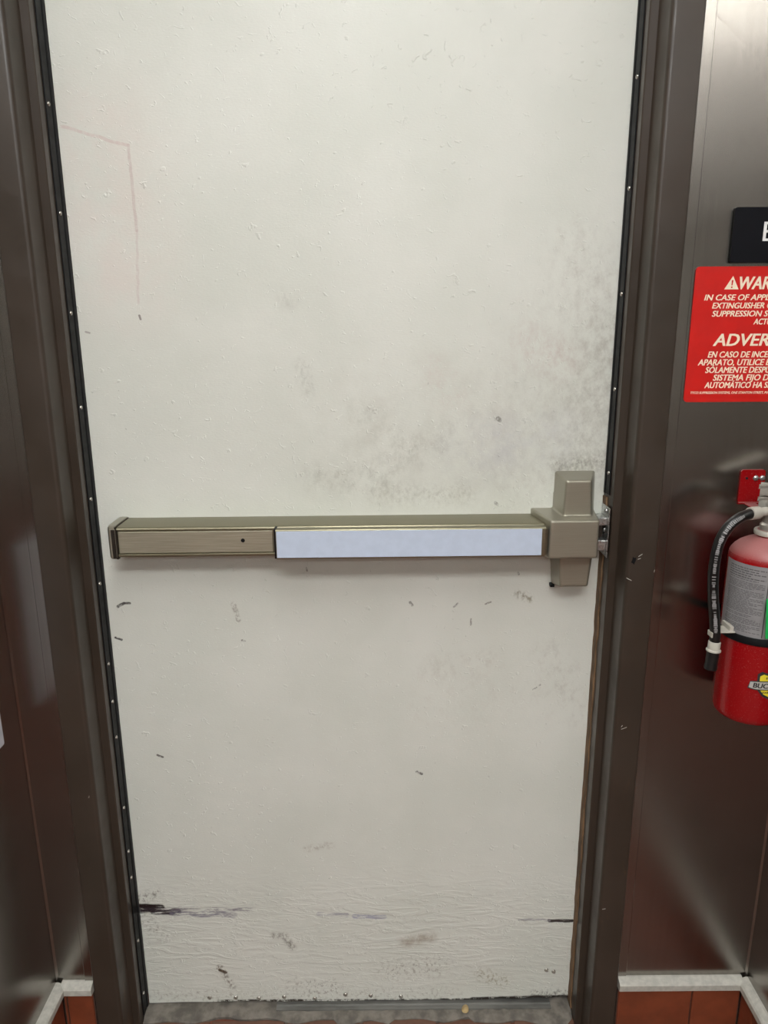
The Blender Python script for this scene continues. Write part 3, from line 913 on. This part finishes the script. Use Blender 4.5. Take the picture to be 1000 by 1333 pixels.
# pale notice on the left wall, its corner just in view
bm = bmesh.new()
pts = rounded_rect(-0.375, -0.154, 0.717, 1.02, 0.003)
prism(bm, [(y, z) for y, z in pts], 'x', XL + 0.0004, XL + 0.0020)
tag(obj('wall_notice', bm, M['paper'], None), 'pale grey notice plate on the left stainless wall', 'notice')

# ================================================================== FIRE EXTINGUISHER
AX, AY, ER = 0.646, -0.165, 0.054
fe = thing('fire_extinguisher', 'red fire extinguisher with grey label hanging on the stainless wall', 'extinguisher', (AX, AY, 0.772))
Z0 = 0.772
def cyl_obj(name, prof, mat, parent=fe, n=64):
    bm = bmesh.new(); lathe(bm, [(r, z - Z0) for r, z in prof], n=n)
    return obj(name, bm, mat, parent, smooth=True)
cyl_obj('cylinder', [(0, 0.7745), (0.030, 0.7735), (0.046, 0.774), (0.0505, 0.7765), (0.0530, 0.781), (ER, 0.788), (ER, 1.036), (0.0534, 1.041), (0.0515, 1.0462),
                     (0.0475, 1.0520), (0.041, 1.0580), (0.032, 1.0635), (0.0225, 1.0675), (0.0185, 1.070), (0.0175, 1.080), (0, 1.080)], M['red'])
def wrap(bm, a0, a1, z0, z1, r, th=0.0003):
    """patch on the cylinder between two angles (0 = facing the room, + to the right)"""
    n = max(2, int(abs(a1 - a0) / 6)); rows_ = []
    for i in range(n + 1):
        a = math.radians(a0 + (a1 - a0) * i / n)
        rows_.append([bm.verts.new((rr * math.sin(a), -rr * math.cos(a), z - Z0)) for rr, z in ((r, z0), (r + th, z0), (r + th, z1), (r, z1))])
    for p, q in zip(rows_, rows_[1:]):
        for k in range(4): bm.faces.new((p[k], p[(k + 1) % 4], q[(k + 1) % 4], q[k]))
    bm.faces.new(rows_[0]); bm.faces.new(rows_[-1][::-1])
def wrap_text(me, a_deg, z, r):
    for v in me.vertices:
        c = v.co.copy(); a = math.radians(a_deg) + c.x / r
        v.co = Vector(((r + c.z) * math.sin(a), -(r + c.z) * math.cos(a), z - Z0 + c.y))
    return me
bm = bmesh.new(); wrap(bm, -100, 100, 0.922, 1.0345, ER + 0.0001)
lab = obj('label', bm, M['label'], fe, smooth=True)
lab['label'] = 'silver grey instruction label'
SPLIT = -21
bm = bmesh.new(); wrap(bm, SPLIT - 0.6, SPLIT + 0.6, 0.924, 1.033, ER + 0.0004, 0.0002)
wrap(bm, SPLIT + 2.5, 60, 1.0215, 1.0325, ER + 0.0004, 0.0002)
obj('printed_bars', bm, M['ink'], lab)
from_lab = text_mesh('INSTRUCTIONS', 0.0068, 0.048, 0.06)
from_mesh('heading', wrap_text(from_lab, SPLIT + 6.5, 1.0236, ER + 0.0008), M['signwhite'], lab)
bm = bmesh.new()                                       # small print, too small to read
rnd = random.Random(11)
z = 1.029
k = 0
while z > 0.928:
    a = -88 + rnd.uniform(0, 3)
    end = SPLIT - 4 - (rnd.uniform(6, 26) if rnd.random() < 0.3 else 0)
    hh = 0.0016 if k < 5 else 0.0009
    while a < end:
        w = rnd.uniform(2.5, 8)
        wrap(bm, a, min(a + w, end), z - hh, z, ER + 0.0004, 0.0001)
        a += w + rnd.uniform(0.8, 1.6)
    z -= (0.0036 if k < 5 else 0.0023) + (0.0016 if rnd.random() < 0.13 else 0)
    k += 1
sp = obj('small_print', bm, M['inkgrey'], lab); sp['kind'] = 'stuff'
bm = bmesh.new()
for i in range(9):
    z = 1.014 - i * 0.0085
    if i % 2 == 0: wrap(bm, SPLIT + 5, SPLIT + 7.5, z - 0.0026, z, ER + 0.0004, 0.0001)
    a = SPLIT + 11
    while a < 55:
        w = rnd.uniform(3, 8); wrap(bm, a, a + w, z - 0.0028, z, ER + 0.0004, 0.0001); a += w + 1.6
sp = obj('instruction_print', bm, M['ink'], lab); sp['kind'] = 'stuff'
bm = bmesh.new()
for a0, a1, z0, z1 in ((SPLIT + 5, SPLIT + 15, 0.9405, 0.9425), (SPLIT + 5, SPLIT + 15, 0.9270, 0.9290), (SPLIT + 5, SPLIT + 7, 0.927, 0.9425), (SPLIT + 13, SPLIT + 15, 0.927, 0.9425), (SPLIT + 9, SPLIT + 11.5, 0.932, 0.938)):
    wrap(bm, a0, a1, z0, z1, ER + 0.0004, 0.0002)
obj('pictogram', bm, M['blue'], lab)

# shield emblem low on the cylinder
EA, EZ = 1.0, 0.846
def wrap_poly(pts, r, th=0.0002):
    """flat outline (x along the surface, z) -> thin patch on the cylinder, cut in slices so it bends"""
    bm = bmesh.new()
    f = bm.faces.new([bm.verts.new((x, 0, z)) for x, z in pts])
    bmesh.ops.triangulate(bm, faces=bm.faces[:])
    for k in range(-8, 9):
        bmesh.ops.bisect_plane(bm, geom=bm.verts[:] + bm.edges[:] + bm.faces[:], plane_co=(k * 0.004, 0, 0), plane_no=(1, 0, 0))
    for v in bm.verts:
        a = math.radians(EA) + v.co.x / r
        v.co = Vector(((r + th) * math.sin(a), -(r + th) * math.cos(a), EZ - Z0 + v.co.z))
    return bm
def shield(k, dz=0):
    half = [(0.0, 0.0215), (0.006, 0.0195), (0.012, 0.0215), (0.0175, 0.0175), (0.0165, 0.010), (0.0175, 0.002), (0.0150, -0.008), (0.009, -0.0155), (0.0, -0.0200)]
    pts = half + [(-x, z) for x, z in half[-2:0:-1]]
    return [(x * k, z * k + dz) for x, z in pts]
emb = obj('emblem', wrap_poly(shield(1.10), ER + 0.0002), M['ink'], fe)
emb['label'] = 'yellow and black shield emblem'
obj('shield_field', wrap_poly(shield(0.90), ER + 0.0004), M['yellow'], emb)
ban = lambda k, e: [(-0.0300 - e, -0.0045 - e), (-0.0285, 0.0050 + e), (-0.020, 0.0062 + e), (0.0, 0.0070 + e), (0.020, 0.0062 + e), (0.0285, 0.0050 + e), (0.0300 + e, -0.0045 - e), (0.02, -0.0060 - e), (0.0, -0.0050 - e), (-0.02, -0.0060 - e)]
obj('ribbon_edge', wrap_poly(ban(1, 0.0016), ER + 0.0006), M['ink'], emb)
obj('ribbon', wrap_poly(ban(1, 0), ER + 0.0008), M['silverprint'], emb)
from_mesh('emblem_lettering', wrap_text(text_mesh('BUCKEYE', 0.0080, 0.046, 0.11, 0.12), EA - math.degrees(0.0240 / ER), EZ - 0.0036, ER + 0.0012), M['ink'], emb)
for s_, h_, w_, dz_ in (('FIRE', 0.0035, 0.014, 0.0115), ('EQUIPMENT', 0.0030, 0.020, -0.0120)):
    from_mesh('emblem_caption', wrap_text(text_mesh(s_, h_, w_, 0.08), EA - math.degrees(w_ / 2 / ER), EZ + dz_, ER + 0.0010), M['ink'], emb)

# black strap round the body with the white hose clip
cyl_obj('strap', [(ER, 0.9105), (ER + 0.0022, 0.9105), (ER + 0.0026, 0.9120), (ER + 0.0026, 0.9210), (ER + 0.0020, 0.9222), (ER, 0.9222)], M['rubber'])
bm = bmesh.new()
def fb(*a, **k):
    b = bmesh.new(); box(b, *a, **k); merge(bm, b, Matrix.Translation((-AX, -AY, -Z0)))
fb(0.573, 0.596, -0.196, -0.172, 0.9235, 0.9265, bev=0.0008)
fb(0.588, 0.5945, -0.194, -0.166, 0.9235, 0.9335, bev=0.0010)
fb(0.5570, 0.5592, -0.203, -0.188, 0.9190, 0.9270, bev=0.0006)
clip = obj('hose_clip', bm, M['whiteplastic'], fe)
# valve, collar, handles
cyl_obj('neck_collar', [(0.0168, 1.0735), (0.0215, 1.0725), (0.0222, 1.0745), (0.0222, 1.0785), (0.0212, 1.0800), (0.0172, 1.0800), (0.0168, 1.0735)], M['whiteplastic'])
cyl_obj('valve_body', [(0, 1.078), (0.0150, 1.078), (0.0150, 1.088), (0.0118, 1.091), (0.0118, 1.099), (0.0135, 1.101), (0.0135, 1.122), (0.0115, 1.128), (0.0060, 1.132), (0, 1.132)], M['alu'], n=28)
def lever(z_back, z_front, drop, w):
    bm = bmesh.new()
    pts_t = [(0.022, z_back), (0.0, z_back + 0.006), (-0.03, z_back + 0.010), (-0.075, z_front)]
    th = 0.003
    for (ya, za), (yb, zb) in zip(pts_t, pts_t[1:]):
        b = bmesh.new()
        vs = [b.verts.new(p) for p in ((-w, ya, za), (w, ya, za), (w, yb, zb), (-w, yb, zb), (-w, ya, za - th), (w, ya, za - th), (w, yb, zb - th), (-w, yb, zb - th))]
        for f in ((0, 1, 2, 3), (7, 6, 5, 4), (0, 4, 5, 1), (1, 5, 6, 2), (2, 6, 7, 3), (3, 7, 4, 0)): b.faces.new([vs[i] for i in f])
        merge(bm, b)
    for s in (-w, w - 0.002):
        box(bm, s, s + 0.002, -0.03, 0.02, min(z_back, z_front) - drop, z_back + 0.004)
    return bm
def place_lever(name, bm):
    a = Matrix.Rotation(math.radians(62), 4, 'Z')           # levers point to the right and forward
    bmesh.ops.transform(bm, matrix=a, verts=bm.verts[:])
    return obj(name, bm, M['alu'], fe)
place_lever('carry_handle', lever(1.127 - Z0, 1.118 - Z0, 0.006, 0.009))
place_lever('squeeze_lever', lever(1.146 - Z0, 1.168 - Z0, 0.012, 0.010))
bm = bmesh.new(); lathe_along(bm, [(0, 0), (0.0100, 0), (0.0125, 0.001), (0.0125, 0.008), (0.0115, 0.0095), (0, 0.0095)], (0.004, -0.0125, 1.110 - Z0), (0.25, -1, 0), 24)
obj('pressure_gauge', bm, M['chrome'], fe, smooth=True)
# hose: ferrule at the valve, bend, nozzle with its white collar
hp = smooth_path([(p[0] - AX, p[1] - AY, p[2] - Z0) for p in
     [(0.606, -0.184, 1.1105), (0.597, -0.187, 1.1090), (0.584, -0.190, 1.1045), (0.5685, -0.193, 1.0920), (0.5575, -0.195, 1.0720), (0.5530, -0.196, 1.0480), (0.5525, -0.196, 1.0180),
      (0.5565, -0.195, 0.9820), (0.5620, -0.195, 0.9500), (0.5655, -0.195, 0.9250), (0.5665, -0.195, 0.9080)]], 8)
bm = bmesh.new(); tube(bm, hp, 0.0079, 18)
hose = obj('hose', bm, M['hose'], fe, smooth=True)
def axial(name, prof, p, d, mat, parent=fe, n=28):
    bm = bmesh.new(); lathe_along(bm, prof, (p[0] - AX, p[1] - AY, p[2] - Z0), d, n)
    return obj(name, bm, mat, parent, smooth=True)
axial('ferrule', [(0, 0), (0.0092, 0), (0.0096, 0.0006), (0.0096, 0.0165), (0.0090, 0.0175), (0.0066, 0.0175), (0.0066, 0.034), (0, 0.034)], (0.6015, -0.1855, 1.1103), (0.86, 0.34, 0.015), M['whiteplastic'])
axial('nozzle_collar', [(0, 0), (0.0086, 0), (0.0092, 0.001), (0.0092, 0.0125), (0.0110, 0.0140), (0.0110, 0.0160), (0.0098, 0.0166), (0, 0.0166)], (0.5665, -0.195, 0.9105), (-0.03, 0, -1), M['whiteplastic'])
axial('nozzle', [(0, 0), (0.0090, 0), (0.0094, 0.004), (0.0092, 0.022), (0.0098, 0.0265), (0.0098, 0.0295), (0.0080, 0.0300), (0.0065, 0.020), (0, 0.020)], (0.5660, -0.195, 0.8940), (-0.05, 0, -1), M['hose'])
# worn white print running down the hose
bm = bmesh.new()
i = 14
while i < len(hp) - 10:
    p = hp[i]; d = (hp[i + 1] - hp[i - 1]).normalized()
    side = Vector((-0.30, -0.93, 0.2)); side = (side - d * side.dot(d)).normalized(); w = d.cross(side)
    q = p + side * 0.0079
    L = rnd.uniform(0.0010, 0.0019); W = rnd.uniform(0.0016, 0.0030)
    for sgn in (0, 1):
        if rnd.random() < 0.8:
            c = q + d * (0.0022 * sgn)
            vs = [bm.verts.new(c + d * a * L + w * b_ * W + side * 0.0002) for a, b_ in ((-.5, -1), (.5, -1), (.5, 1), (-.5, 1))]
            bm.faces.new(vs)
    i += 1
hpn = obj('hose_print', bm, M['label'], hose); hpn['kind'] = 'stuff'

# red wall bracket the extinguisher hangs from
br = thing('wall_bracket', 'red steel wall bracket with two bright screws above the extinguisher', 'bracket', (0.6455, WALL_Y - 0.0016, 1.13))
bm = bmesh.new()
prism(bm, rounded_rect(-0.0195, 0.0195, -0.0260, 0.0290, 0.0045), 'y', -0.0028, 0)
obj('back_plate', bm, M['red'], br, smooth=True)
bm = bmesh.new()
lip = [(-0.0016 + 0.0022 * math.cos(2 * PI * i / 12), -0.0255 + 0.0022 * math.sin(2 * PI * i / 12)) for i in range(12)]
prism(bm, lip, 'x', -0.0185, 0.0185)
box(bm, -0.0090, 0.0090, -0.0360, -0.0015, -0.0282, -0.0254, 0.0008, 1)
obj('hook', bm, M['red'], br)
first = obj('screw', dome_screw(0.0046, 0.0030, 18), M['chrome'], br, smooth=True)
copies(first, [(0.0045, -0.0028, 0.0155), (0.0148, -0.0028, 0.0155)], br)
bm = bmesh.new(); lathe_along(bm, [(0, 0), (0.0022, 0), (0, 0.0003)], (-0.0095, -0.0028, 0.0150), (0, -1, 0), 12)
obj('empty_hole', bm, M['rubber'], br)

# green tag hanging from the valve on its tie
gt = thing('inspection_tag', 'bright green paper tag tied to the extinguisher neck', 'tag', (0.6487, -0.2265, 0.928))
bm = bmesh.new(); b = bmesh.new()
prism(b, [(-0.0225, 0.0), (0.0225, 0.004), (0.0170, 0.067), (-0.0285, 0.063)], 'y', -0.0006, 0)
merge(bm, b); obj('tag_card', bm, M['green'], gt)
bm = bmesh.new()
tp = smooth_path([(0.0, 0.0, 0.058), (-0.003, 0.0005, 0.090), (-0.004, 0.0030, 0.108), (-0.006, 0.0110, 0.122), (-0.006, 0.0250, 0.137), (-0.004, 0.0350, 0.1465)], 6)
tube(bm, tp, 0.0011, 8); obj('tie', bm, M['green'], gt, smooth=True)

# little husk on the threshold
bm = bmesh.new(); bmesh.ops.create_uvsphere(bm, u_segments=16, v_segments=10, radius=1)
for v in bm.verts:
    t = v.co.y
    v.co = Vector((v.co.x * 0.0072 * (1 - 0.18 * t), t * 0.0105, v.co.z * 0.0018))
bmesh.ops.transform(bm, matrix=Matrix.Translation((0.2215, -0.0215, 0.0128)) @ Matrix.Rotation(-0.25, 4, 'Z'), verts=bm.verts[:])
tag(obj('seed_husk', bm, M['seed'], None, smooth=True), 'small tan oval husk lying on the grey threshold', 'husk')
